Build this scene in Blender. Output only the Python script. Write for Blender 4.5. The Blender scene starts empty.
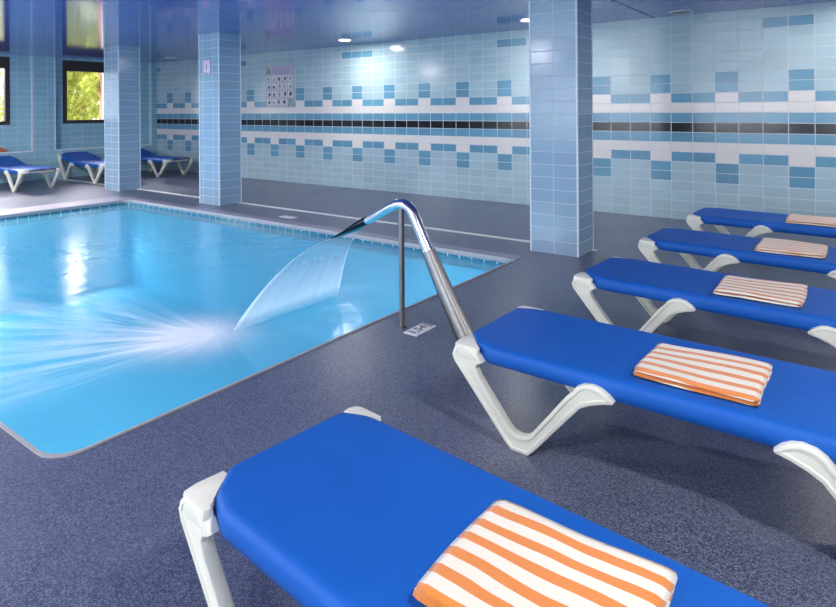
import bpy, bmesh, math, random
from mathutils import Vector, Matrix
random.seed(4)
R = math.radians
S = bpy.context.scene
C = S.collection

# ------------------------------------------------------------ camera
cam = bpy.data.cameras.new('camera'); co = bpy.data.objects.new('camera', cam); C.objects.link(co)
TH = 0.6319
cam.sensor_width = 36; cam.lens = 609.9 / 836 * 36
cam.shift_y = -(303.5 - 109.2) / 836
cam.clip_start = 0.02; cam.clip_end = 200
co.matrix_world = (Matrix.Translation((0, 0, 1.4)) @ Matrix.Rotation(TH, 4, 'Z')
                   @ Matrix.Rotation(R(90), 4, 'X') @ Matrix.Rotation(-0.0066, 4, 'Z'))
S.camera = co
S.view_settings.view_transform = 'Standard'; S.view_settings.look = 'None'
S.view_settings.gamma = 1; S.view_settings.use_curve_mapping = False
S.view_settings.exposure = 0.16

# ------------------------------------------------------------ world, sun, room light
W = bpy.data.worlds.new('world'); S.world = W; W.use_nodes = True
bg = W.node_tree.nodes['Background']
bg.inputs[0].default_value = (0.80, 0.90, 1.0, 1); bg.inputs[1].default_value = 3.2

def light(name, kind, loc, power, col=(1, 1, 1), size=0.3, rot=(0, 0, 0), shape='DISK', sy=None, spread=None):
    l = bpy.data.lights.new(name, kind); l.energy = power; l.color = col
    if kind == 'AREA':
        l.shape = shape; l.size = size
        if sy: l.size_y = sy
        if spread: l.spread = R(spread)
    elif kind == 'POINT': l.shadow_soft_size = size
    o = bpy.data.objects.new(name, l); C.objects.link(o); o.location = loc; o.rotation_euler = rot
    return o
sun = light('sun', 'SUN', (-20, 0, 10), 4.0, (1.0, 0.95, 0.85)); sun.data.angle = R(4)
sun.rotation_euler = Vector((-1.0, 0.12, 0.50)).to_track_quat('Z', 'Y').to_euler()
LAMPS = [(-6.91, 7.41, 22), (-3.52, 7.24, 16), (-0.15, 7.3, 10), (-10.2, 1.6, 190),
         (0.65, 1.35, 50), (-1.3, -0.9, 34), (2.2, 3.9, 60), (-5.4, -0.6, 150), (1.6, 6.6, 14)]
# fill lamps added behind the viewpoint, and daylight through the left windows
for xx in (-9.75, -6.35, -2.95, 0.45, 3.4):
    light('opening_fill', 'AREA', (xx, -4.6, 1.5), 50, (0.86, 0.90, 1.0), 2.3, (R(90), 0, 0), 'RECTANGLE', 1.7)
for yy in (-2.6, -0.2, 2.1, 4.3, 6.5):
    light('window_daylight', 'AREA', (-15.6, yy, 3.3), 420, (1.0, 0.93, 1.0), 1.7, (0, R(-60), 0), 'RECTANGLE', 1.7)
DAY = (0.86, 0.93, 1.0)

# ------------------------------------------------------------ node helpers
class NT:
    def __init__(s, name):
        s.m = bpy.data.materials.new(name); s.m.use_nodes = True
        s.t = s.m.node_tree; s.n = s.t.nodes; s.l = s.t.links
        s.b = s.n['Principled BSDF']; s.out = s.n['Material Output']
    def put(s, sock, v):
        if isinstance(v, bpy.types.NodeSocket): s.l.new(v, sock)
        elif v is not None:
            if isinstance(v, (tuple, list)) and len(v) == 3 and sock.type == 'RGBA': v = (*v, 1)
            sock.default_value = v
    def node(s, typ, **kw):
        n = s.n.new(typ)
        for k, v in kw.items(): setattr(n, k, v)
        return n
    def m_(s, op, a, b=None, c=None, clamp=False):
        n = s.node('ShaderNodeMath', operation=op, use_clamp=clamp)
        s.put(n.inputs[0], a)
        if b is not None: s.put(n.inputs[1], b)
        if c is not None: s.put(n.inputs[2], c)
        return n.outputs[0]
    def mix(s, f, a, b):
        n = s.node('ShaderNodeMix', data_type='RGBA')
        s.put(n.inputs[0], f); s.put(n.inputs[6], a); s.put(n.inputs[7], b)
        return n.outputs[2]
    def pos(s):
        g = s.node('ShaderNodeNewGeometry'); x = s.node('ShaderNodeSeparateXYZ'); s.l.new(g.outputs['Position'], x.inputs[0])
        return g, x.outputs[0], x.outputs[1], x.outputs[2]
    def comb(s, x, y, z=0.0):
        n = s.node('ShaderNodeCombineXYZ'); s.put(n.inputs[0], x); s.put(n.inputs[1], y); s.put(n.inputs[2], z); return n.outputs[0]
    def noise(s, vec, scale, detail=2.0, rough=0.5):
        n = s.node('ShaderNodeTexNoise'); s.put(n.inputs['Vector'], vec)
        n.inputs['Scale'].default_value = scale; n.inputs['Detail'].default_value = detail; n.inputs['Roughness'].default_value = rough
        return n.outputs['Fac']
    def ramp(s, f, p0, p1, v0=0.0, v1=1.0):
        n = s.node('ShaderNodeMapRange'); s.put(n.inputs[0], f)
        for i, v in enumerate((p0, p1, v0, v1)): n.inputs[i + 1].default_value = v
        return n.outputs[0]
    def bump(s, h, strength, dist=0.01):
        n = s.node('ShaderNodeBump'); s.put(n.inputs['Height'], h); n.inputs['Strength'].default_value = strength
        n.inputs['Distance'].default_value = dist; return n.outputs[0]
    def set(s, **kw):
        for k, v in kw.items():
            s.put(s.b.inputs[{'col': 'Base Color', 'rough': 'Roughness', 'metal': 'Metallic', 'spec': 'Specular IOR Level',
                   'coat': 'Coat Weight', 'coat_r': 'Coat Roughness', 'nrm': 'Normal', 'emit': 'Emission Color',
                   'emit_s': 'Emission Strength', 'alpha': 'Alpha', 'sheen': 'Sheen Weight', 'trans': 'Transmission Weight', 'ior': 'IOR'}[k]], v)
        return s.m

def plain(name, col, rough=0.5, metal=0.0, spec=0.5, var=0.04, scale=12.0, bump=0.0):
    t = NT(name); tc = t.node('ShaderNodeTexCoord')
    n = t.noise(tc.outputs['Object'], scale, 3)
    lo = tuple(max(0, c * (1 - var)) for c in col); hi = tuple(min(1, c * (1 + var)) for c in col)
    kw = dict(col=t.mix(n, lo, hi), rough=rough, metal=metal, spec=spec)
    if bump: kw['nrm'] = t.bump(n, bump)
    return t.set(**kw)

ROW, TW, ZB, X0 = 0.12236, 0.2542, 1.2131, -2.7325
LIGHT = (0.40, 0.59, 0.64); MID = (0.15, 0.36, 0.50); WHITE = (0.85, 0.80, 0.75); BLACK = (0.012, 0.012, 0.016); GROUT = (0.66, 0.72, 0.74)

def tile_mat(name, base, axis='x', feature=False, tw=TW, row=ROW, z0=0.0, x0=0.0, spec=0.45, rough=0.16, gc=None):
    gc = gc or GROUT
    t = NT(name); g, x, y, z = t.pos()
    if axis == 'x': u = x
    if feature:      # the courses left of the nearest column are set a little tighter
        xb = x0 - tw; u = t.m_('MINIMUM', t.m_('ADD', t.m_('DIVIDE', t.m_('SUBTRACT', x, xb), 0.9615), xb), x)
    elif axis == 'c':      # column: side faces are one tile wide
        nn = t.node('ShaderNodeSeparateXYZ'); t.l.new(g.outputs['Normal'], nn.inputs[0])
        s = t.m_('GREATER_THAN', t.m_('ABSOLUTE', nn.outputs[0]), 0.5)
        u = t.m_('ADD', t.m_('MULTIPLY', s, t.m_('SUBTRACT', x0 + tw * .5, x)), x)
    else:
        nn = t.node('ShaderNodeSeparateXYZ'); t.l.new(g.outputs['Normal'], nn.inputs[0])
        s = t.m_('GREATER_THAN', t.m_('ABSOLUTE', nn.outputs[0]), 0.5)
        u = t.m_('ADD', t.m_('MULTIPLY', s, t.m_('SUBTRACT', y, x)), x)
    uu = t.m_('DIVIDE', t.m_('SUBTRACT', u, x0), tw); vv = t.m_('DIVIDE', t.m_('SUBTRACT', z, z0), row)
    cu = t.m_('FLOOR', uu); cv = t.m_('FLOOR', vv)
    fu = t.m_('FRACT', uu); fv = t.m_('FRACT', vv)
    gu = t.m_('LESS_THAN', t.m_('PINGPONG', uu, 0.5), 0.0045 / tw)
    gv = t.m_('LESS_THAN', t.m_('PINGPONG', vv, 0.5), 0.0042 / row)
    grout = t.m_('MAXIMUM', gu, gv)
    wn = t.node('ShaderNodeTexWhiteNoise'); t.put(wn.inputs['Vector'], t.comb(cu, cv))
    v = t.ramp(wn.outputs['Value'], 0, 1, 0.0, 1.0)
    def var(c, a=0.05): return t.mix(v, tuple(k * (1 - a) for k in c), tuple(min(1, k * (1 + a)) for k in c))
    col = var(base)
    if feature:
        eq = lambda a, b: t.m_('COMPARE', a, float(b), 0.25)
        k3 = t.m_('FLOORED_MODULO', cu, 3.0); sp = eq(k3, 2)
        ar = t.m_('ABSOLUTE', t.m_('ADD', cv, 1.0))     # the black course has cv = -1
        nsp = t.m_('SUBTRACT', 1.0, sp)
        m = t.m_('ADD', eq(ar, 1), t.m_('MULTIPLY', eq(ar, 3), nsp))
        m = t.m_('ADD', m, t.m_('MULTIPLY', t.m_('ADD', eq(ar, 4), eq(ar, 5)), sp))
        top = eq(cv, 9); acc = None
        for a in (7, 8, -7, -6, -20, -19, -18, -33, -32, -46, -45):
            e = eq(cu, a); acc = e if acc is None else t.m_('ADD', acc, e)
        m = t.m_('ADD', m, t.m_('MULTIPLY', top, acc), clamp=True)
        wmask = t.m_('ADD', eq(ar, 2), t.m_('MULTIPLY', eq(ar, 3), sp), clamp=True)
        col = t.mix(m, col, var(MID, 0.1)); col = t.mix(wmask, col, WHITE); col = t.mix(eq(ar, 0), col, BLACK)
    wob = t.noise(g.outputs['Position'], 9.0, 1)
    hgt = t.m_('ADD', t.m_('MULTIPLY', grout, -1.0), t.m_('MULTIPLY', wob, 0.5))
    return t.set(col=t.mix(grout, col, gc), rough=t.m_('ADD', t.m_('MULTIPLY', grout, 0.4), rough), spec=spec, nrm=t.bump(hgt, 0.25, 0.004))

M = {}
M['tile_back'] = tile_mat('feature wall tile', (0.44, 0.60, 0.65), 'x', True, z0=ZB, x0=X0)
M['tile_left'] = tile_mat('window wall tile', (0.32, 0.58, 0.68), 'n', z0=ZB, x0=0.08)
M['tile_column'] = tile_mat('column tile', (0.29, 0.43, 0.56), 'c', z0=0.0, x0=-2.175, tw=0.245, gc=(0.52, 0.62, 0.70))
M['tile_side'] = tile_mat('side wall tile', LIGHT, 'n', z0=ZB, x0=0)
M['profile'] = plain('white corner profile', (0.80, 0.86, 0.90), 0.35, var=0.02)
# deck
t = NT('speckled deck'); tc = t.pos(); P = tc[0].outputs['Position']
vo = t.node('ShaderNodeTexVoronoi'); t.l.new(P, vo.inputs['Vector']); vo.inputs['Scale'].default_value = 250
sc_ = t.node('ShaderNodeSeparateColor'); t.l.new(vo.outputs['Color'], sc_.inputs[0]); n1 = sc_.outputs[0]; n2 = t.noise(P, 2.2, 4); n3 = t.noise(P, 90, 2)
c = t.mix(t.m_('POWER', n1, 1.6), (0.030, 0.037, 0.070), (0.24, 0.27, 0.37))
c = t.mix(t.m_('MULTIPLY', t.ramp(n2, 0.35, 0.75), 0.35), c, (0.13, 0.145, 0.21))
M['deck'] = t.set(col=c, rough=t.ramp(n2, 0.3, 0.7, 0.30, 0.36), spec=0.8, nrm=t.bump(n3, 0.22, 0.003))
# glossy stretched ceiling
t = NT('glossy blue ceiling'); P = t.pos()[0].outputs['Position']
M['ceiling'] = t.set(col=t.mix(t.noise(P, 0.8, 2), (0.10, 0.13, 0.46), (0.12, 0.15, 0.50)), rough=0.09, spec=0.5, nrm=t.bump(t.noise(P, 1.3, 2), 0.04, 0.03))
M['seam'] = plain('dark ceiling seam', (0.03, 0.04, 0.10), 0.4)
# pool
t = NT('pool liner'); P = t.pos()[0].outputs['Position']
M['liner'] = t.set(col=t.mix(t.noise(P, 1.5, 3), (0.15, 0.60, 0.80), (0.19, 0.66, 0.86)), rough=0.6)
M['waterline'] = tile_mat('waterline mosaic', (0.03, 0.18, 0.25), 'n', tw=0.14, row=0.3, z0=-0.31, gc=(0.50, 0.64, 0.70))
M['coping'] = plain('pale coping stone', (0.34, 0.31, 0.38), 0.4, var=0.1, scale=30)
M['edge'] = plain('grey white pool rim', (0.40, 0.40, 0.40), 0.5)
IMP = (-3.42, 2.42)
t = NT('pool water'); g, x, y, z = t.pos(); P = g.outputs['Position']
dx = t.m_('SUBTRACT', x, IMP[0]); dy = t.m_('SUBTRACT', y, IMP[1])
r = t.m_('SQRT', t.m_('ADD', t.m_('MULTIPLY', dx, dx), t.m_('MULTIPLY', dy, dy)))
ang = t.m_('ARCTAN2', t.m_('MULTIPLY', dy, -1.0), t.m_('MULTIPLY', dx, -1.0))      # 0 points away from the jet
st = t.noise(t.comb(t.m_('MULTIPLY', ang, 7.0), t.m_('MULTIPLY', r, 0.9), 0.0), 1.0, 5, 0.62)
fan = t.m_('SUBTRACT', 1.0, t.m_('DIVIDE', t.m_('ABSOLUTE', t.m_('SUBTRACT', ang, 0.75)), 0.95), clamp=True)
fan = t.ramp(fan, 0.0, 0.45)
fall = t.m_('POWER', 2.718, t.m_('MULTIPLY', r, -0.75))
ndx = t.m_('ADD', dx, 0.12); ndy = t.m_('ADD', dy, 0.10)
rn2 = t.m_('ADD', t.m_('MULTIPLY', ndx, ndx), t.m_('MULTIPLY', ndy, ndy))
near = t.m_('POWER', 2.718, t.m_('MULTIPLY', rn2, -11.0))
stq = t.ramp(st, 0.40, 0.72)
foam = t.m_('ADD', t.m_('MULTIPLY', t.m_('MULTIPLY', stq, fan), t.m_('MULTIPLY', fall, 1.25)), t.m_('MULTIPLY', near, t.ramp(st, 0.2, 0.7, 0.85, 1.3)), clamp=True)
w1 = t.noise(P, 3.0, 3, 0.55)
w2 = t.noise(t.comb(t.m_('MULTIPLY', r, 5.0), t.m_('MULTIPLY', ang, 1.6), 0.0), 1.0, 2)
nrm = t.bump(t.m_('ADD', w1, t.m_('MULTIPLY', w2, 0.6)), 0.20, 0.035)
tr = t.node('ShaderNodeBsdfTransparent'); tr.inputs[0].default_value = (0.80, 0.95, 1.0, 1)
gl = t.node('ShaderNodeBsdfGlossy'); gl.inputs['Roughness'].default_value = 0.17; t.l.new(nrm, gl.inputs['Normal'])
fr = t.node('ShaderNodeFresnel'); fr.inputs[0].default_value = 1.33; t.l.new(nrm, fr.inputs['Normal'])
a = t.node('ShaderNodeMixShader'); t.l.new(fr.outputs[0], a.inputs[0]); t.l.new(tr.outputs[0], a.inputs[1]); t.l.new(gl.outputs[0], a.inputs[2])
df = t.node('ShaderNodeBsdfDiffuse'); df.inputs[0].default_value = (0.86, 0.95, 1, 1)
mk = t.node('ShaderNodeBsdfDiffuse'); mk.inputs[0].default_value = (0.15, 0.62, 0.80, 1)
a2 = t.node('ShaderNodeMixShader'); a2.inputs[0].default_value = 0.5; t.l.new(tr.outputs[0], a2.inputs[1]); t.l.new(mk.outputs[0], a2.inputs[2])
t.l.new(a2.outputs[0], a.inputs[1])
b = t.node('ShaderNodeMixShader'); t.l.new(foam, b.inputs[0]); t.l.new(a.outputs[0], b.inputs[1]); t.l.new(df.outputs[0], b.inputs[2])
t.l.new(b.outputs[0], t.out.inputs[0]); M['water'] = t.m
# falling sheet of water: u across, v down
t = NT('falling water'); uv = t.node('ShaderNodeUVMap'); sx = t.node('ShaderNodeSeparateXYZ'); t.l.new(uv.outputs[0], sx.inputs[0])
u, v = sx.outputs[0], sx.outputs[1]
streak = t.noise(t.comb(t.m_('MULTIPLY', u, 16.0), t.m_('MULTIPLY', v, 1.3)), 1.0, 3)
edge = t.m_('ADD', t.ramp(u, 0.0, 0.06, 0.8, 0.0), t.ramp(u, 0.96, 1.0, 0.0, 0.28))
low = t.m_('MULTIPLY', t.ramp(v, 0.45, 0.88), 1.0)
al = t.m_('ADD', t.m_('ADD', t.ramp(streak, 0.2, 0.8, 0.14, 0.32), edge), t.m_('MULTIPLY', low, 0.45), clamp=True)
al = t.m_('MULTIPLY', al, t.ramp(v, 0.90, 1.0, 1.0, 0.1))
tr = t.node('ShaderNodeBsdfTransparent')
df = t.node('ShaderNodeBsdfDiffuse'); df.inputs[0].default_value = (0.90, 0.96, 1, 1)
tl = t.node('ShaderNodeBsdfTranslucent'); tl.inputs[0].default_value = (0.90, 0.96, 1, 1)
gl = t.node('ShaderNodeBsdfGlossy'); gl.inputs['Roughness'].default_value = 0.25
q = t.node('ShaderNodeMixShader'); q.inputs[0].default_value = 0.45; t.l.new(df.outputs[0], q.inputs[1]); t.l.new(tl.outputs[0], q.inputs[2])
q2 = t.node('ShaderNodeMixShader'); q2.inputs[0].default_value = 0.12; t.l.new(q.outputs[0], q2.inputs[1]); t.l.new(gl.outputs[0], q2.inputs[2])
b = t.node('ShaderNodeMixShader'); t.l.new(al, b.inputs[0]); t.l.new(tr.outputs[0], b.inputs[1]); t.l.new(q2.outputs[0], b.inputs[2])
t.l.new(b.outputs[0], t.out.inputs[0]); M['jet'] = t.m
# lounger
t = NT('blue sling fabric'); tc = t.node('ShaderNodeTexCoord'); O = tc.outputs['Object']
n1 = t.noise(O, 420, 1); n2 = t.noise(O, 5, 3)
M['sling'] = t.set(col=t.mix(n2, (0.002, 0.090, 0.42), (0.006, 0.118, 0.49)), rough=0.58, spec=0.35, nrm=t.bump(t.m_('ADD', n1, t.m_('MULTIPLY', n2, 2.0)), 0.12, 0.003))
M['resin'] = plain('cream white resin', (0.80, 0.79, 0.66), 0.38, var=0.03, scale=8)
M['crossbar'] = plain('pale resin crossbar', (0.74, 0.72, 0.66), 0.45)
def stripe_mat(name, org, lw, duty, wht=(0.82, 0.76, 0.63), soft=0.0):
    t = NT(name); tc = t.node('ShaderNodeTexCoord'); O = tc.outputs['Object']; s = t.node('ShaderNodeSeparateXYZ'); t.l.new(O, s.inputs[0])
    yy = t.m_('ADD', s.outputs[1], t.m_('MULTIPLY', t.m_('SUBTRACT', t.noise(O, 5, 1), 0.5), 0.035))
    f = t.m_('FRACT', t.m_('DIVIDE', t.m_('ADD', yy, 1.0), lw))
    mk = t.m_('LESS_THAN', f, duty)
    fz = t.noise(O, 300, 2)
    return t.set(col=t.mix(mk, wht, org), rough=0.95, spec=0.1, sheen=0.4, nrm=t.bump(fz, 0.5, 0.004))
M['towel'] = stripe_mat('orange striped terry', (0.76, 0.24, 0.045), 0.062, 0.46)
M['towel_wide'] = stripe_mat('orange wide striped terry', (0.74, 0.25, 0.07), 0.068, 0.42)
M['towel_pale'] = stripe_mat('pale striped terry', (0.82, 0.34, 0.13), 0.058, 0.46)
# metal
t = NT('polished steel'); tc = t.node('ShaderNodeTexCoord')
M['steel'] = t.set(col=(0.66, 0.67, 0.68), metal=1.0, rough=t.ramp(t.noise(tc.outputs['Object'], 30, 2), 0, 1, 0.12, 0.24))
M['steel_dull'] = plain('dull grey steel', (0.27, 0.26, 0.25), 0.36, 1.0, var=0.15, scale=25)  # duller, darker steel for the lower pipe, post and flanges
M['steel_dark'] = plain('dark polished steel', (0.03, 0.03, 0.04), 0.2, 1.0)
M['window_frame'] = plain('dark brown window frame', (0.045, 0.035, 0.03), 0.35)
t = NT('window glass')
tr = t.node('ShaderNodeBsdfTransparent'); gl = t.node('ShaderNodeBsdfGlossy'); gl.inputs['Roughness'].default_value = 0.02
fr = t.node('ShaderNodeFresnel'); fr.inputs[0].default_value = 1.45
b = t.node('ShaderNodeMixShader'); t.l.new(fr.outputs[0], b.inputs[0]); t.l.new(tr.outputs[0], b.inputs[1]); t.l.new(gl.outputs[0], b.inputs[2])
t.l.new(b.outputs[0], t.out.inputs[0]); M['glass'] = t.m
M['white'] = plain('white plastic', (0.80, 0.80, 0.80), 0.4)
M['sign'] = plain('sign board', (0.62, 0.52, 0.62), 0.4)
M['ink'] = plain('dark ink', (0.05, 0.05, 0.06), 0.6)
M['grey_ink'] = plain('grey ink', (0.35, 0.36, 0.40), 0.6)
M['green_ink'] = plain('green print', (0.22, 0.42, 0.25), 0.6)
M['lilac_ink'] = plain('lilac print', (0.50, 0.40, 0.62), 0.6)
M['pinkish'] = plain('pale pink board', (0.80, 0.62, 0.74), 0.45)
M['channel'] = plain('pale floor channel', (0.80, 0.80, 0.74), 0.4)
M['lens_off'] = plain('unlit lamp lens', (0.10, 0.10, 0.12), 0.3)
M['orange'] = plain('terracotta orange terry', (0.62, 0.20, 0.08), 0.9, bump=0.3)
t = NT('lit lamp lens'); M['lens_on'] = t.set(col=(1, 1, 1), emit=(1.0, 0.96, 0.88), emit_s=14.0)
def leaf_mat(name, a, b_):
    t = NT(name); tc = t.node('ShaderNodeTexCoord'); n = t.noise(tc.outputs['Object'], 6, 2)
    col = t.mix(t.ramp(n, 0.3, 0.7), a, b_)
    df = t.node('ShaderNodeBsdfDiffuse'); tl = t.node('ShaderNodeBsdfTranslucent'); t.l.new(col, df.inputs[0]); t.l.new(col, tl.inputs[0])
    q = t.node('ShaderNodeMixShader'); q.inputs[0].default_value = 0.55; t.l.new(df.outputs[0], q.inputs[1]); t.l.new(tl.outputs[0], q.inputs[2])
    t.l.new(q.outputs[0], t.out.inputs[0]); return t.m
M['leaf'] = leaf_mat('yellow green leaves', (0.42, 0.44, 0.06), (0.62, 0.58, 0.16))
M['leaf2'] = leaf_mat('mid green leaves', (0.20, 0.30, 0.06), (0.45, 0.48, 0.12))
M['bark'] = plain('reddish bark', (0.42, 0.20, 0.12), 0.9, var=0.2, bump=0.5)
M['grass'] = plain('dry grass', (0.35, 0.36, 0.14), 0.95, var=0.3, scale=3)

# ------------------------------------------------------------ mesh helpers
def box(bm, x0, x1, y0, y1, z0, z1, mi=0):
    vs = [bm.verts.new((x, y, z)) for x in (x0, x1) for y in (y0, y1) for z in (z0, z1)]
    for f in ((0, 1, 3, 2), (4, 6, 7, 5), (0, 4, 5, 1), (2, 3, 7, 6), (0, 2, 6, 4), (1, 5, 7, 3)):
        fc = bm.faces.new([vs[i] for i in f]); fc.material_index = mi
def rbox(bm, x0, x1, y0, y1, z0, z1, r, seg=2):
    b2 = bmesh.new(); box(b2, x0, x1, y0, y1, z0, z1)
    bmesh.ops.recalc_face_normals(b2, faces=b2.faces)
    bmesh.ops.bevel(b2, geom=list(b2.edges), offset=r, segments=seg, profile=0.5, affect='EDGES')
    me = bpy.data.meshes.new('t'); b2.to_mesh(me); b2.free(); bm.from_mesh(me); bpy.data.meshes.remove(me)
def tube(bm, pts, radii, n=16, cap=True, sq=None):
    rings = []
    up = Vector((0, 1, 0))
    for i, p in enumerate(pts):
        p = Vector(p); a = Vector(pts[max(0, i - 1)]); b_ = Vector(pts[min(len(pts) - 1, i + 1)])
        d = (b_ - a).normalized()
        ref = up if abs(d.dot(up)) < 0.9 else Vector((1, 0, 0))
        s = d.cross(ref).normalized(); w = s.cross(d).normalized()
        ra = radii[i] if isinstance(radii, (list, tuple)) else radii
        r1, r2 = ra if isinstance(ra, tuple) else (ra, ra)     # r1: in the plane, r2: across (along ref)
        rings.append([bm.verts.new(p + s * math.cos(2 * math.pi * k / n) * r1 + w * math.sin(2 * math.pi * k / n) * r2) for k in range(n)])
    for a, b_ in zip(rings, rings[1:]):
        for k in range(n): bm.faces.new((a[k], a[(k + 1) % n], b_[(k + 1) % n], b_[k]))
    if cap: bm.faces.new(rings[0][::-1]); bm.faces.new(rings[-1])
def cyl(bm, c, r, z0, z1, n=32):
    tube(bm, [(c[0], c[1], z0), (c[0], c[1], z1)], r, n)
def obj(name, bm, mat, parent=None, smooth=False, loc=None, fix=True):
    if fix: bmesh.ops.recalc_face_normals(bm, faces=bm.faces)
    me = bpy.data.meshes.new(name); bm.to_mesh(me); bm.free()
    for m in (mat if isinstance(mat, list) else [mat]): me.materials.append(m)
    if smooth:
        me.shade_smooth()
        if smooth != 'all':
            try: me.set_sharp_from_angle(angle=R(40))
            except Exception: pass
    o = bpy.data.objects.new(name, me); C.objects.link(o)
    if parent: o.parent = parent
    if loc: o.location = loc
    return o
def tag(o, label, cat, group=None, kind=None):
    if label: o['label'] = label
    if cat: o['category'] = cat
    if group: o['group'] = group
    if kind: o['kind'] = kind
    return o
def thing(name, label, cat, loc=(0, 0, 0), rz=0, group=None):
    o = bpy.data.objects.new(name, None); C.objects.link(o); o.location = loc; o.rotation_euler = (0, 0, rz)
    o.empty_display_size = 0.1
    return tag(o, label, cat, group)
def struct(name, bm, mat, label, parent=None):
    o = obj(name, bm, mat, parent)
    if not parent: o['kind'] = 'structure'; o['label'] = label; o['category'] = name.split('_')[0]
    return o
def copy_tree(o, parent=None):
    c = o.copy(); C.objects.link(c)
    if parent: c.parent = parent
    for ch in list(o.children): copy_tree(ch, c)
    return c

XL, XR, YB, YF, H = -13.68, 4.6, 8.096, -4.2, 2.55
# ------------------------------------------------------------ pool outline
PX0, PX1, PY0, PY1 = -9.39, -2.606, 1.092, 5.072
def rrect(x0, x1, y0, y1, r, n=8):
    rs = r if isinstance(r, tuple) else (r,) * 4
    pts = []
    for (cx, cy, a0, q) in ((x1, y1, 0, rs[0]), (x0, y1, 90, rs[1]), (x0, y0, 180, rs[2]), (x1, y0, 270, rs[3])):
        ccx = cx - q if cx == x1 else cx + q; ccy = cy - q if cy == y1 else cy + q
        for k in range(n + 1):
            a = R(a0 + 90 * k / n); pts.append((ccx + q * math.cos(a), ccy + q * math.sin(a)))
    return pts
RAD = (0.06, 0.14, 0.30, 0.13)
inner = rrect(PX0, PX1, PY0, PY1, RAD)
# deck with the pool opening
def ring_fill(name, outer, inn, z, mat, label, parent=None):
    bm = bmesh.new(); ed = []
    for loop in (outer, inn):
        vs = [bm.verts.new((p[0], p[1], z)) for p in loop]
        ed += [bm.edges.new((vs[i], vs[(i + 1) % len(vs)])) for i in range(len(vs))]
    bmesh.ops.triangle_fill(bm, use_beauty=True, use_dissolve=False, edges=ed)
    for f in bm.faces:
        if f.normal.z < 0: f.normal_flip()
    ex = bmesh.ops.extrude_face_region(bm, geom=list(bm.faces))
    for v in ex['geom']:
        if isinstance(v, bmesh.types.BMVert): v.co.z -= 0.04
    return bm
bm = ring_fill('floor', [(XL - .4, YF - .3), (XR + .3, YF - .3), (XR + .3, YB + .3), (XL - .4, YB + .3)], rrect(PX0 - .001, PX1 + .001, PY0 - .001, PY1 + .001, RAD), 0.0, None, '')
struct('floor', bm, M['deck'], 'dark blue-grey speckled non-slip pool deck')
# pool shell
bm = bmesh.new()
def band(bm, pts, za, zb, mi=0):
    a = [bm.verts.new((*p, za)) for p in pts]; b_ = [bm.verts.new((*p, zb)) for p in pts]
    for i in range(len(pts)):
        j = (i + 1) % len(pts); f = bm.faces.new((a[i], a[j], b_[j], b_[i])); f.material_index = mi
    return a, b_
band(bm, inner, -0.04, -0.15, 1)
_, low = band(bm, inner, -0.15, -1.30, 0)
bm.faces.new(low)
bmesh.ops.remove_doubles(bm, verts=bm.verts, dist=0.0001)
o = obj('pool_basin', bm, [M['liner'], M['waterline']], fix=True)
tag(o, 'rectangular sunken swimming pool basin lined in bright blue', 'pool', kind='structure')
# coping on the far and left sides, thin rim elsewhere
cop = rrect(PX0 - 0.50, PX1 + 0.004, PY0 - 0.004, PY1 + 0.15, (0.08, 0.3, 0.3, 0.13))
b3 = ring_fill('c', cop, rrect(PX0 + .006, PX1 - .006, PY0 + .006, PY1 - .006, RAD), 0.006, None, '')
o = struct('trim_1', b3, M['coping'], 'pale stone coping around the pool edge')
b3 = ring_fill('c', rrect(PX0 - 0.004, PX1 + 0.006, PY0 - 0.008, PY1 + 0.004, RAD), rrect(PX0 + .007, PX1 - .007, PY0 + .007, PY1 - .007, RAD), 0.008, None, '')
for v in b3.verts:
    if v.co.z < 0: v.co.z = -0.02
struct('trim_2', b3, M['edge'], 'thin pale rim line along the pool lip')
# water
bm = bmesh.new(); vs = [bm.verts.new((*p, -0.062)) for p in rrect(PX0 + .001, PX1 - .001, PY0 + .001, PY1 - .001, RAD)]; bm.faces.new(vs)
tag(obj('pool_water', bm, M['water'], fix=False), 'clear blue water filling the pool with white foam streaks', 'water', kind='stuff')
for i, yy in enumerate((1.7, 3.1, 4.5)):  # unseen underwater lamps added to brighten the water and basin
    light('pool_fill', 'AREA', (PX1 - .06, yy, -0.75), 12, (0.75, 0.93, 1.0), 0.8, (0, R(90), 0))
    light('pool_fill', 'AREA', (PX0 + .06, yy, -0.75), 9, (0.75, 0.93, 1.0), 0.8, (0, R(-90), 0))
for xx in (-4.5, -7.5):
    light('pool_fill', 'AREA', (xx, PY0 + .06, -0.75), 12, (0.75, 0.93, 1.0), 0.8, (R(90), 0, 0))
# ------------------------------------------------------------ walls
bm = bmesh.new(); box(bm, XL - .45, XR + .3, YB, YB + .25, 0, H); struct('wall_back', bm, M['tile_back'], 'pale blue tiled back wall with black stripe and stepped white bands')
bm = bmesh.new(); box(bm, XR, XR + .25, YF, YB, 0, H); struct('wall_right', bm, M['tile_side'], 'pale blue tiled right wall')
bm = bmesh.new(); box(bm, XL - .45, XR + .3, YF - .25, YB + .3, H, H + .2); struct('ceiling', bm, M['ceiling'], 'glossy deep blue ceiling')
# front wall behind the camera, its tall openings added to admit fill light
bm = bmesh.new(); xs = [XL, -11, -8.5, -7.6, -5.1, -4.2, -1.7, -0.8, 1.7, 2.6, 4.2, XR + .25]
for i in range(len(xs) - 1):
    if i % 2 == 0: box(bm, xs[i], xs[i + 1], YF - .25, YF, 0, H)
    else:
        box(bm, xs[i], xs[i + 1], YF - .25, YF, 0, 0.5); box(bm, xs[i], xs[i + 1], YF - .25, YF, 2.3, H)
struct('wall_front', bm, M['tile_side'], 'tiled wall behind the viewpoint with tall openings added for fill light')
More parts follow.
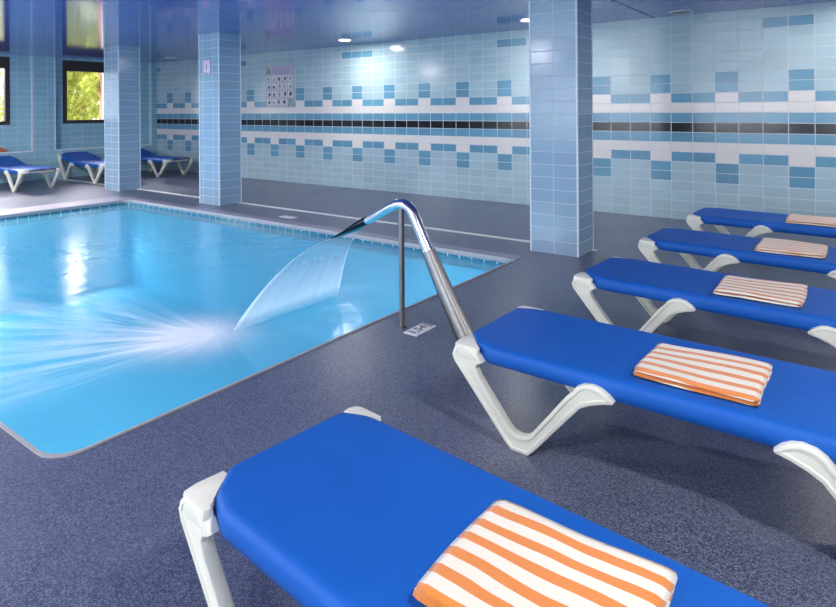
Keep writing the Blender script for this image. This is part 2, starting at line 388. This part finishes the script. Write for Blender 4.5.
# left wall: recessed window bays
bays = [(-3.6, -1.6), (-1.2, 0.8), (1.2, 3.05), (3.4, 5.39), (5.81, 7.95)]
wins = [(-3.4, -1.8), (-1.0, 0.6), (1.4, 2.85), (3.55, 5.03), (6.03, 7.02)]
SILL, WZ0, WZ1 = 0.60, 1.14, 2.50
XS = XL - 0.14
bm = bmesh.new()
box(bm, XS, XL, YF, YB, 0, SILL)
ys = [YF] + [v for b_ in bays for v in b_] + [YB]
for i in range(0, len(ys) - 1, 2): box(bm, XS, XL, ys[i], ys[i + 1], SILL, H)
box(bm, XS - .28, XS, YF, YB, 0, WZ0); box(bm, XS - .28, XS, YF, YB, WZ1, H)
ys = [YF] + [v for b_ in wins for v in b_] + [YB]
for i in range(0, len(ys) - 1, 2): box(bm, XS - .28, XS, ys[i], ys[i + 1], WZ0, WZ1)
struct('wall_left', bm, M['tile_left'], 'blue tiled left wall with recessed window bays')
k = 3
for (a, b_) in bays:
    bm = bmesh.new(); e = 0.018; w = 0.03
    box(bm, XL - w, XL + .006, a - .006, a + e, SILL, H); box(bm, XL - w, XL + .006, b_ - e, b_ + .006, SILL, H)
    box(bm, XL - w, XL + .006, a, b_, SILL - e, SILL + .006)
    struct('trim_%d' % k, bm, M['profile'], 'white edge profile around a window bay'); k += 1
for i, (a, b_) in enumerate(wins):
    wd = bpy.data.objects.new('window_%d' % (i + 1), None); C.objects.link(wd); wd.location = (XS, a, WZ0); wd['kind'] = 'structure'
    wd['label'] = 'dark brown framed window in the left wall'; wd['category'] = 'window'
    L, hh = b_ - a, WZ1 - WZ0; bm = bmesh.new()
    fx0, fx1 = -0.09, 0.012
    box(bm, fx0, fx1, 0, .085, 0, hh); box(bm, fx0, fx1, L - .085, L, 0, hh)
    box(bm, fx0, fx1, .085, L - .085, 0, .075); box(bm, fx0, fx1, .085, L - .085, hh - .23, hh)
    if L > 1.75: box(bm, fx0, fx1, 0.85, 0.93, .075, hh - .23)
    obj('window_frame', bm, M['window_frame'], wd)
    bm = bmesh.new(); box(bm, -0.055, -0.047, .08, L - .08, .07, hh - .22); obj('pane', bm, M['glass'], wd)
# ceiling seams
for xx in (-2.165,):
    bm = bmesh.new(); box(bm, xx - .008, xx + .008, YF, YB, H - .003, H + .001); struct('trim_%d' % k, bm, M['seam'], 'dark seam line in the ceiling'); k += 1
# white channel between the columns
CY, CSX, CSY = 5.507, 0.49, 0.391
def span(x0, x1):
    global k
    bm = bmesh.new(); box(bm, x0, x1, 5.825, 5.885, -.02, .006); struct('trim_%d' % k, bm, M['channel'], 'pale channel set in the floor between columns'); k += 1
XA, XBc, XCc = -2.175, -7.657, -10.51
span(XBc, XA - CSX); span(XCc, XBc - CSX); span(XA, XA + .05); span(XL, XCc - CSX)
# columns
def column(xr, label):
    t_ = thing('tiled_column', label, 'column', (xr, CY, 0), 0, 'tiled columns along the pool')
    bm = bmesh.new(); box(bm, -CSX, 0, 0, CSY, 0, H); obj('shaft', bm, M['tile_column'], t_)
    for (cx, cy) in ((-CSX, 0), (0, 0), (0, CSY), (-CSX, CSY)):
        bm = bmesh.new(); s = 0.012; sx_ = 1 if cx < 0 else -1; sy_ = 1 if cy == 0 else -1
        xs_ = sorted((cx - sx_ * .003, cx + sx_ * s)); ys_ = sorted((cy - sy_ * .003, cy + sy_ * s))
        box(bm, xs_[0], xs_[1], ys_[0], ys_[1], 0, H); obj('corner_profile', bm, M['profile'], t_)
    return t_
column(XA, 'nearest and widest-looking tiled square column, right of the pool corner')
column(XBc, 'middle tiled column behind the pool with a small plaque on it')
column(XCc, 'farthest tiled column, beside the window with trees outside')

# ------------------------------------------------------------ downlights
def downlight(x, y, power, r=0.11, lit=True, label=None, grp=None):
    t_ = thing('downlight', label, 'ceiling light', (x, y, H), 0, grp)
    bm = bmesh.new(); n = 32; prof = [(r * .80, -.002), (r * .84, -.012), (r * .95, -.014), (r, -.001)]
    rings = [[bm.verts.new((q * math.cos(2 * math.pi * i / n), q * math.sin(2 * math.pi * i / n), z)) for i in range(n)] for q, z in prof]
    for a, b_ in zip(rings, rings[1:]):
        for i in range(n): bm.faces.new((a[i], a[(i + 1) % n], b_[(i + 1) % n], b_[i]))
    obj('rim', bm, M['white'], t_, True)
    bm = bmesh.new(); cyl(bm, (0, 0), r * .82, -.006, -.001, 32); obj('lens', bm, M['lens_on' if lit else 'lens_off'], t_)
    if lit and power: light('downlight_lamp', 'AREA', (x, y, H - .02), power, (1.0, 0.97, 0.95), r * 1.6)
    return t_
downlight(*LAMPS[0], label='round lit downlight in the ceiling left of the nearest column')
downlight(*LAMPS[1], label='small round lit downlight half hidden by the nearest column')
downlight(*LAMPS[2], label='round lit downlight near the back wall, outside the frame')
for i, lb in ((3, 'added over the left part of the pool as fill'), (4, 'above the nearest lounger'), (5, 'behind the viewpoint'), (6, 'above the middle loungers at right'), (7, 'added before the openings at left to brighten the foam'), (8, 'above the farthest near-row lounger')):  # left pool and opening lamps are unseen, added to brighten the left and foam
    downlight(*LAMPS[i], r=0.13, label='round lit ceiling downlight ' + lb, grp='downlights around the viewpoint')
downlight(-1.767, 7.80, 0, 0.155, False, 'large unlit round ceiling fitting above the back wall at right')
downlight(-12.1, 7.5, 0, 0.12, False, 'unlit round ceiling fitting in the far left corner')

# ------------------------------------------------------------ sun loungers
LL, LW, LH = 1.89, 0.60, 0.387
def vleg(bm, mirror, y0, y1):
    out = [(.262, 0), (.338, 0), (.362, .022), (.560, .255), (.598, .276), (.645, .294), (.685, .304), (.689, .312), (.668, .334), (.640, .350), (.608, .356),
           (.572, .350), (.545, .333), (.528, .310), (.505, .288), (.352, .092), (.330, .076), (.300, .070), (.270, .076), (.250, .092),
           (.108, .262), (.094, .292), (.102, .308), (.125, .320), (.108, .342), (.082, .362), (.045, .374), (.010, .376), (-.014, .358), (-.026, .328), (-.014, .300),
           (.238, .022)]
    if mirror: out = [(LL - x, z) for x, z in out]
    b2 = bmesh.new()
    va = [b2.verts.new((x, y0, z)) for x, z in out]; f = b2.faces.new(va)
    ex = bmesh.ops.extrude_face_region(b2, geom=[f])
    for v in ex['geom']:
        if isinstance(v, bmesh.types.BMVert): v.co.y = y1
    bmesh.ops.recalc_face_normals(b2, faces=b2.faces)
    side = [f for f in b2.faces if len(f.verts) > 8]
    ed = [e for f in side for e in f.edges]
    bmesh.ops.bevel(b2, geom=ed, offset=0.006, segments=2, profile=0.5, affect='EDGES')
    side = [f for f in b2.faces if len(f.verts) > 20]
    r_ = bmesh.ops.inset_individual(b2, faces=side, thickness=0.009, depth=0.0)
    r_ = bmesh.ops.inset_individual(b2, faces=side, thickness=0.003, depth=-0.005)
    bmesh.ops.triangulate(b2, faces=[f for f in b2.faces if len(f.verts) > 4])
    me = bpy.data.meshes.new('t'); b2.to_mesh(me); b2.free(); bm.from_mesh(me); bpy.data.meshes.remove(me)
def lift(v, amt):
    if amt and v.x < 0.62: v.z *= 1 + amt * (0.62 - v.x) / 0.62
def make_lounger(label, loc, rz, raised=0.0, group=None):
    t_ = thing('sun_lounger', label, 'sun lounger', loc, rz, group)
    # sling, wrapping the two side tubes
    bm = bmesh.new()
    N = 64; M_ = 14
    half = LW / 2; rings = []
    for i in range(N + 1):
        x = LL * i / N if 4 < i < N - 4 else None
        if i <= 4: x = (0.0, .006, .02, .045, .075)[i]
        if i >= N - 4: x = LL - (0.0, .006, .02, .045, .075)[N - i]
        e = min(x, LL - x); rc = .07
        ins = .105 * (1 - e / .10) if e < .10 else 0; ins2 = .035 * (1 - e / .09) if e < .09 else 0
        w = half - ins
        dep = .074 if x < .60 else .080
        if abs(x - .615) < .02: dep += .006
        dep *= min(1, .45 + e / .12)
        sag = -.006 * math.sin(math.pi * min(1, e / .4) / 2)
        notch = .004 if abs(x - .62) < .018 else 0
        pf = [(-w + .020, LH - dep), (-w + .006, LH - dep + .004), (-w + .001, LH - dep * .6), (-w + .001, LH - .024), (-w + .006, LH - .010), (-w + .018, LH - .002), (-w + .035, LH),
              (-w * .6, LH + sag * .7 - notch), (0, LH + sag - notch)]
        pf = pf + [(-a * (half - ins2) / w, b_) for a, b_ in pf[-2::-1]]; pf = pf + [(a * (w - .006) / w, b_ - (.005 if b_ > LH - .03 else 0)) for a, b_ in pf[::-1]]
        ring = []
        for a, b_ in pf:
            v = Vector((x, half + a, b_)); lift(v, raised); ring.append(bm.verts.new(v))
        rings.append(ring)
    for a, b_ in zip(rings, rings[1:]):
        for j in range(len(a)): q = (j + 1) % len(a); bm.faces.new((a[j], a[q], b_[q], b_[j]))
    for rg in (rings[0], rings[-1]):
        m2 = len(rg)
        for j in range(m2 // 2 - 1): bm.faces.new((rg[j], rg[j + 1], rg[m2 - 2 - j], rg[m2 - 1 - j]))
    obj('sling', bm, M['sling'], t_, 'all')
    for mir in (False, True):
        for (y0, y1) in ((-.024, .016), (LW - .016, LW + .024)):
            bm = bmesh.new(); vleg(bm, mir, y0, y1)
            # moulded cap that wraps the corner of the bed
            b2 = bmesh.new(); pl = [(-.024, .11), (-.028, .03), (-.020, -.012), (.0, -.023), (.10, -.022), (.10, .0), (.02, .075), (.02, .11)]
            lo = [b2.verts.new((x, y, .322)) for x, y in pl]; hi = [b2.verts.new((x + .004, y, .376)) for x, y in pl]
            b2.faces.new(lo[::-1]); b2.faces.new(hi)
            for j in range(len(pl)): b2.faces.new((lo[j], lo[(j + 1) % len(pl)], hi[(j + 1) % len(pl)], hi[j]))
            bmesh.ops.bevel(b2, geom=[e for e in b2.edges], offset=.005, segments=2, profile=.5, affect='EDGES')
            for v in b2.verts:
                if y0 > .1: v.co.y = LW - (v.co.y * .35 if v.co.y > 0 else v.co.y)
                if mir: v.co.x = LL - .03 - v.co.x + .03
            bmesh.ops.recalc_face_normals(b2, faces=b2.faces)
            me = bpy.data.meshes.new('t'); b2.to_mesh(me); b2.free(); bm.from_mesh(me); bpy.data.meshes.remove(me)
            for v in bm.verts: lift(v.co, raised)
            obj('leg', bm, M['resin'], t_, True)
    for y in (.034, LW - .062):
        bm = bmesh.new(); rbox(bm, .03, LL - .03, y, y + .028, LH - .058, LH - .020, .006)
        bmesh.ops.bisect_plane(bm, geom=list(bm.verts) + list(bm.edges) + list(bm.faces), plane_co=(.62, 0, 0), plane_no=(1, 0, 0))
        for v in bm.verts: lift(v.co, raised)
        obj('side_rail', bm, M['resin'], t_, True)
    for x, z in ((.045, .335), (.63, .315), (LL - .63, .315), (LL - .045, .335)):
        bm = bmesh.new(); rr_ = (.024, .020) if abs(x - LL / 2) < .4 else .016
        tube(bm, [(x, .02, z), (x, LW - .02, z)], [rr_, rr_], 12)
        for v in bm.verts: lift(v.co, raised)
        obj('crossbar', bm, M['crossbar'], t_, True)
    return t_
G = 'blue sun loungers in the near row'
p0 = make_lounger('blue sun lounger nearest the viewer, in the bottom foreground', (-1.47, 0.96, 0), R(-5.5), 0, G)
def near(label, loc, rz):
    o = copy_tree(p0); o.location = loc; o.rotation_euler = (0, 0, rz); o['label'] = label; return o
near('blue sun lounger with its white leg in front of the steel rail foot, second nearest', (-1.44, 2.265, 0), R(-1.2))
near('blue sun lounger in the middle of the row, nearest to the column base', (-1.425, 3.58, 0), R(-4))
near('blue sun lounger second from the back wall in the right-hand row', (-1.40, 4.84, 0), R(-4))
near('blue sun lounger closest to the back wall, farthest of the right-hand row', (-1.34, 6.16, 0), R(-3))
far = make_lounger('pale-lit blue lounger cut by the left edge of the view, raised head', (-13.64, 4.42, 0), R(1), .38, 'loungers by the window wall')
def farl(label, loc, rz):
    o = copy_tree(far); o.location = loc; o.rotation_euler = (0, 0, rz); o['label'] = label; return o
farl('blue lounger under the tree-view window, partly behind the farthest column', (-13.64, 5.87, 0), R(-1))
farl('blue lounger standing between the farthest and middle columns', (-13.64, 7.13, 0), R(1))

# ------------------------------------------------------------ towels
def towel(label, x0, x1, y0, y1, z, mat, seed, rz=0.0, group='folded striped towels on the near loungers', h=.030):
    rnd = random.Random(seed); cx, cy = (x0 + x1) / 2, (y0 + y1) / 2; a, b_ = (x1 - x0) / 2, (y1 - y0) / 2
    t_ = thing('folded_towel', label, 'towel', (cx, cy, z), rz, group)
    ph = [rnd.uniform(0, 6) for _ in range(6)]
    lay = 2; lh = h / lay
    for q in range(lay):
        bm = bmesh.new(); nx, ny = 22, 18
        off = ((0, 0), (.004, -.005), (-.003, .003))[q]; sh = (1.0, .99, .985)[q]
        top = []; bot = []
        for i in range(nx + 1):
            rt, rb = [], []
            for j in range(ny + 1):
                u, v = -1 + 2 * i / nx, -1 + 2 * j / ny
                # superellipse plan with soft corners
                m = (abs(u) ** 22 + abs(v) ** 22) ** (1 / 22) if (u or v) else 1; mm = max(abs(u), abs(v)) or 1
                s = mm / m if m else 1
                X = u * s * a * sh + off[0] + .003 * math.sin(3 * v + ph[q]); Y = v * s * b_ * sh + off[1] + .003 * math.sin(4 * u + ph[q + 1])
                e = min(1 - abs(u), 1 - abs(v)) * min(a, b_)
                rr = lh * .5; d = min(rr, e); thick = math.sqrt(max(0, rr * rr - (rr - d) ** 2))
                wv = .0025 * math.sin(9 * X + ph[2]) * math.sin(7 * Y + ph[3]) * (q + 1)
                zc = lh * (q + .5) + wv + .003 * q
                rt.append(bm.verts.new((X, Y, zc + thick))); rb.append(bm.verts.new((X, Y, zc - thick)))
            top.append(rt); bot.append(rb)
        for i in range(nx):
            for j in range(ny):
                bm.faces.new((top[i][j], top[i + 1][j], top[i + 1][j + 1], top[i][j + 1]))
                bm.faces.new((bot[i][j], bot[i][j + 1], bot[i + 1][j + 1], bot[i + 1][j]))
        bmesh.ops.remove_doubles(bm, verts=bm.verts, dist=0.0006)
        obj('towel_fold', bm, mat, t_, 'all')
    return t_
TZ = LH - .0005
towel('orange and white striped towel on the nearest lounger, largest in view', -.765, -.325, 1.00, 1.375, TZ, M['towel'], 1)
towel('orange and white striped folded towel on the second nearest lounger', -.715, -.290, 2.32, 2.69, TZ, M['towel_wide'], 2)
towel('orange and white striped folded towel on the third lounger from the viewer', -.67, -.255, 3.59, 3.99, TZ, M['towel_wide'], 3)
towel('peach striped folded towel on the lounger second from the back wall', -.63, -.215, 4.84, 5.24, TZ, M['towel_pale'], 4)
towel('pale peach folded towel on the lounger closest to the back wall', -.57, -.13, 6.16, 6.56, TZ, M['towel_pale'], 5)
# small orange towel on the sill
bm = bmesh.new(); rbox(bm, 0, .12, 0, .42, 0, .05, .02, 3); rbox(bm, .01, .11, .03, .36, .045, .09, .02, 3)
tag(obj('rolled_towel', bm, M['orange'], None, True, (XL - .135, 4.52, SILL + .006)), 'small terracotta orange towel on the tiled ledge at far left', 'towel')

# ------------------------------------------------------------ water cannon rail
RY = 3.10
t_ = thing('water_spout', 'curved stainless steel water spout standing at the pool edge', 'water spout', (-1.90, RY, 0))
ctrl = [(0.0, 0.0), (-.075, .12), (-.17, .285), (-.26, .45), (-.34, .60), (-.395, .705), (-.435, .765), (-.485, .790), (-.55, .783), (-.62, .752), (-.72, .695), (-.82, .645)]
rad = [.052, .048, .044, .040, .037, .036, .035, .034, .033, .031, .030, .028]
def smooth(ps, rs, n=5):
    P_, R_ = [], []
    for i in range(len(ps) - 1):
        a = ps[max(0, i - 1)]; b_ = ps[i]; c_ = ps[i + 1]; d = ps[min(len(ps) - 1, i + 2)]
        for j in range(n):
            s = j / n
            P_.append(tuple(.5 * (2 * b_[k] + (c_[k] - a[k]) * s + (2 * a[k] - 5 * b_[k] + 4 * c_[k] - d[k]) * s * s + (3 * b_[k] - a[k] - 3 * c_[k] + d[k]) * s ** 3) for k in range(len(b_))))
            R_.append(rs[i] * (1 - s) + rs[i + 1] * s)
    P_.append(ps[-1]); R_.append(rs[-1]); return P_, R_
ps, rs = smooth(ctrl, rad)
bm = bmesh.new(); tube(bm, [(x, 0, z) for x, z in ps], rs, 24); obj('curved_pipe', bm, M['steel'], t_, True)
ps, rs = smooth(ctrl[:5], [.064, .059, .052, .045, .041]); ps = ps[:-3]; rs = rs[:-3]
bm = bmesh.new(); tube(bm, [(x, 0, z) for x, z in ps], rs, 24); obj('lower_sleeve', bm, M['steel_dull'], t_, True)
# flared nozzle
bm = bmesh.new()
tube(bm, [(-.80, 0, .656), (-.88, .01, .616), (-.95, .03, .576), (-1.035, .05, .530)], [(.030, .030), (.026, .060), (.018, .100), (.008, .138)], 24, cap=False)
bmesh.ops.recalc_face_normals(bm, faces=bm.faces)
obj('nozzle', bm, M['steel_dark'], t_, True)
bm = bmesh.new(); tube(bm, [(-.508, .0, 0), (-.508, 0, .775)], .019, 16); obj('support_post', bm, M['steel_dull'], t_, True)
bm = bmesh.new(); cyl(bm, (-.508, 0), .030, 0, .012, 24); obj('post_flange', bm, M['steel_dull'], t_, True)
bm = bmesh.new(); cyl(bm, (.0, 0), .082, 0, .012, 32); obj('base_flange', bm, M['steel_dull'], t_, True)
# jet of water
bm = bmesh.new(); uvl = bm.loops.layers.uv.new('UVMap'); NU, NV = 40, 30; grid = []
x0, z0 = -1.90 - 1.03, .524
for j in range(NV + 1):
    tt = .312 * j / NV; row_ = []
    for i in range(NU + 1):
        u = i / NU; s = u - .5
        yc = RY + .05 - .19 * (j / NV) + s * (.27 + .74 * (j / NV))
        vx = 1.30 * math.cos(s * .55)
        x = x0 - vx * tt
        z = z0 - .42 * tt - 4.6 * tt * tt
        row_.append(bm.verts.new((x, yc, max(z, -.052))))
    grid.append(row_)
for j in range(NV):
    for i in range(NU):
        f = bm.faces.new((grid[j][i], grid[j][i + 1], grid[j + 1][i + 1], grid[j + 1][i]))
        for lp, (a, b_) in zip(f.loops, ((i, j), (i + 1, j), (i + 1, j + 1), (i, j + 1))): lp[uvl].uv = (a / NU, b_ / NV)
tag(obj('water_jet', bm, M['jet'], None, 'all', fix=False), 'fan-shaped white sheet of water falling from the spout into the pool', 'water jet', kind='stuff')

# ------------------------------------------------------------ depth plaques, signs
def text(name, s, size, mat, parent, loc, rot=(0, 0, 0), sx=1.0):
    cu = bpy.data.curves.new(name, 'FONT'); cu.body = s; cu.size = size; cu.extrude = .0008; cu.align_x = 'CENTER'; cu.align_y = 'CENTER'
    tmp = bpy.data.objects.new('tmp', cu); C.objects.link(tmp)
    dg = bpy.context.evaluated_depsgraph_get(); me = bpy.data.meshes.new_from_object(tmp.evaluated_get(dg)); bpy.data.objects.remove(tmp)
    me.materials.clear(); me.materials.append(mat)
    o = bpy.data.objects.new(name, me); C.objects.link(o); o.parent = parent; o.location = loc; o.rotation_euler = rot; o.scale = (sx, 1, 1); return o
t_ = thing('depth_plaque', 'white depth plaque reading 1,54 on the deck beside the steel spout post', 'depth marker', (-2.283, 3.125, 0), R(90))
bm = bmesh.new(); box(bm, -.105, .105, -.052, .052, 0, .006); obj('plate', bm, M['white'], t_)
text('numerals', '1,54', .085, M['ink'], t_, (-.018, .004, .0065), sx=1.05)
bm = bmesh.new(); box(bm, .068, .096, -.036, .040, .006, .0075); obj('grey_square', bm, M['grey_ink'], t_)
t_ = thing('depth_plaque', 'small white plaque on the far pool deck in front of the floor channel', 'depth marker', (-6.08, 5.42, 0), 0)
bm = bmesh.new(); box(bm, -.12, .12, -.055, .055, 0, .006); obj('plate', bm, M['white'], t_)

t_ = thing('rules_sign', 'white pool rules board of small pictograms on the back wall', 'sign', (-9.29, YB - .012, 1.86))
bm = bmesh.new(); box(bm, -.40, .40, 0, .012, -.41, .41); obj('board', bm, M['sign'], t_)
for i, (wd_, z) in enumerate(((.52, .345), (.50, .30), (.40, .262))):
    bm = bmesh.new(); box(bm, .06 - wd_ / 2, .06 + wd_ / 2, -.0015, 0, z - .014, z + .014); obj('title_line', bm, M['lilac_ink'], t_)
rnd = random.Random(3)
for r_ in range(4):
    for c_ in range(5):
        if r_ == 3 and c_ == 4: continue
        cx, cz = -.315 + c_ * .155, .165 - r_ * .155
        bm = bmesh.new(); rbox(bm, cx - .062, cx + .062, -.004, 0, cz - .062, cz + .062, .0015, 1)
        pc = obj('pictogram', bm, M['white'], t_)
        bm = bmesh.new()
        box(bm, cx - .04, cx + .04, -.0055, -.0042, cz - .045, cz - .035)
        a = rnd.uniform(-.02, .02); h_ = rnd.uniform(.0, .035); w_ = rnd.uniform(.016, .036)
        box(bm, cx + a - w_, cx + a + w_, -.0055, -.0042, cz - .028, cz + h_)
        tube(bm, [(cx + a, -.0055, cz + h_ + .015), (cx + a, -.0042, cz + h_ + .015)], .012, 10)
        obj('symbol', bm, M['ink'] if rnd.random() < .6 else M['grey_ink'], pc)
for pts in (((-.39, .39), (-.34, .40), (-.25, .27), (-.29, .25)), ((-.39, .33), (-.31, .31), (-.29, .27), (-.39, .25)),
            ((.24, -.40), (.27, -.23), (.30, -.23), (.31, -.40)), ((.30, -.25), (.33, -.25), (.40, -.38), (.36, -.40)), ((.24, -.24), (.40, -.24), (.40, -.26), (.24, -.26))):
    bm = bmesh.new(); a = [bm.verts.new((x, -.002, z)) for x, z in pts]; f = bm.faces.new(a)
    ex = bmesh.ops.extrude_face_region(bm, geom=[f])
    for v in ex['geom']:
        if isinstance(v, bmesh.types.BMVert): v.co.y = 0
    obj('green_motif', bm, M['green_ink'], t_)
t_ = thing('wall_plaque', 'small pale pink plaque on the middle column', 'plaque', (-7.93, CY - .018, 2.05))
bm = bmesh.new(); rbox(bm, -.085, .085, 0, .018, -.105, .105, .005); obj('plate', bm, M['pinkish'], t_, True)
bm = bmesh.new(); box(bm, -.006, .010, -.002, .001, -.035, .035); box(bm, -.07, .05, -.002, .001, -.098, -.086); obj('dark_mark', bm, M['ink'], t_)

# ------------------------------------------------------------ outside the windows
bm = bmesh.new(); box(bm, -60, XS - .28, -40, 60, -.4, -.3); tag(obj('lawn', bm, M['grass']), 'dry yellow-green lawn outside the windows', 'lawn', kind='structure')
def tree(x, y, h, r, mat, label, seed, lean=0.0, n=2600):
    rnd = random.Random(seed)
    t_ = thing('garden_tree', label, 'tree', (x, y, -.3), 0, 'trees outside the window')
    bm = bmesh.new(); tube(bm, [(0, 0, 0), (lean * .3, lean * .2, h * .35), (lean * .7, lean * .1, h * .7), (lean, 0, h)], [.16, .12, .09, .03], 10)
    for q in range(5):
        a = rnd.uniform(0, 6.28); z = h * rnd.uniform(.35, .8)
        tube(bm, [(lean * z / h, 0, z), (lean * z / h + r * .5 * math.cos(a), r * .5 * math.sin(a), z + .5), (lean * z / h + r * .8 * math.cos(a), r * .8 * math.sin(a), z + .7)], [.05, .03, .012], 6)
    obj('trunk', bm, M['bark'], t_, True)
    bm = bmesh.new(); blobs = [(rnd.gauss(0, r * .45), rnd.gauss(0, r * .45), h * rnd.uniform(.25, 1.0), rnd.uniform(.35, .6) * r) for _ in range(11)]
    for _ in range(n):
        bx, by, bz, br = rnd.choice(blobs); d = Vector((rnd.gauss(0, 1), rnd.gauss(0, 1), rnd.gauss(0, 1))).normalized() * br * rnd.uniform(.5, 1)
        c0 = Vector((bx, by, bz)) + d; s = rnd.uniform(.05, .11)
        ax = Vector((rnd.gauss(0, 1), rnd.gauss(0, 1), rnd.gauss(0, 1))).normalized(); b_ = ax.orthogonal().normalized()
        vs = [bm.verts.new(c0 + ax * s), bm.verts.new(c0 + b_ * s * .5), bm.verts.new(c0 - ax * s), bm.verts.new(c0 - b_ * s * .5)]; bm.faces.new(vs)
    obj('foliage', bm, mat, t_, fix=False)
tree(-20.2, 8.75, 3.6, 1.4, M['leaf'], 'leafy yellow-green tree seen through the left half of the window', 1, 0, 7000)
tree(-16.4, 8.12, 4.0, 0.45, M['leaf'], 'tree with a reddish trunk at the right side of the window', 2, .2, 1200)
tree(-23.0, 12.6, 4.5, 2.0, M['leaf2'], 'bushy green tree farther back outside the window', 3)
tree(-25.0, 8.0, 4.0, 2.0, M['leaf'], 'pale yellow-green tree farthest left outside the window', 5)
bpy.context.view_layer.update()
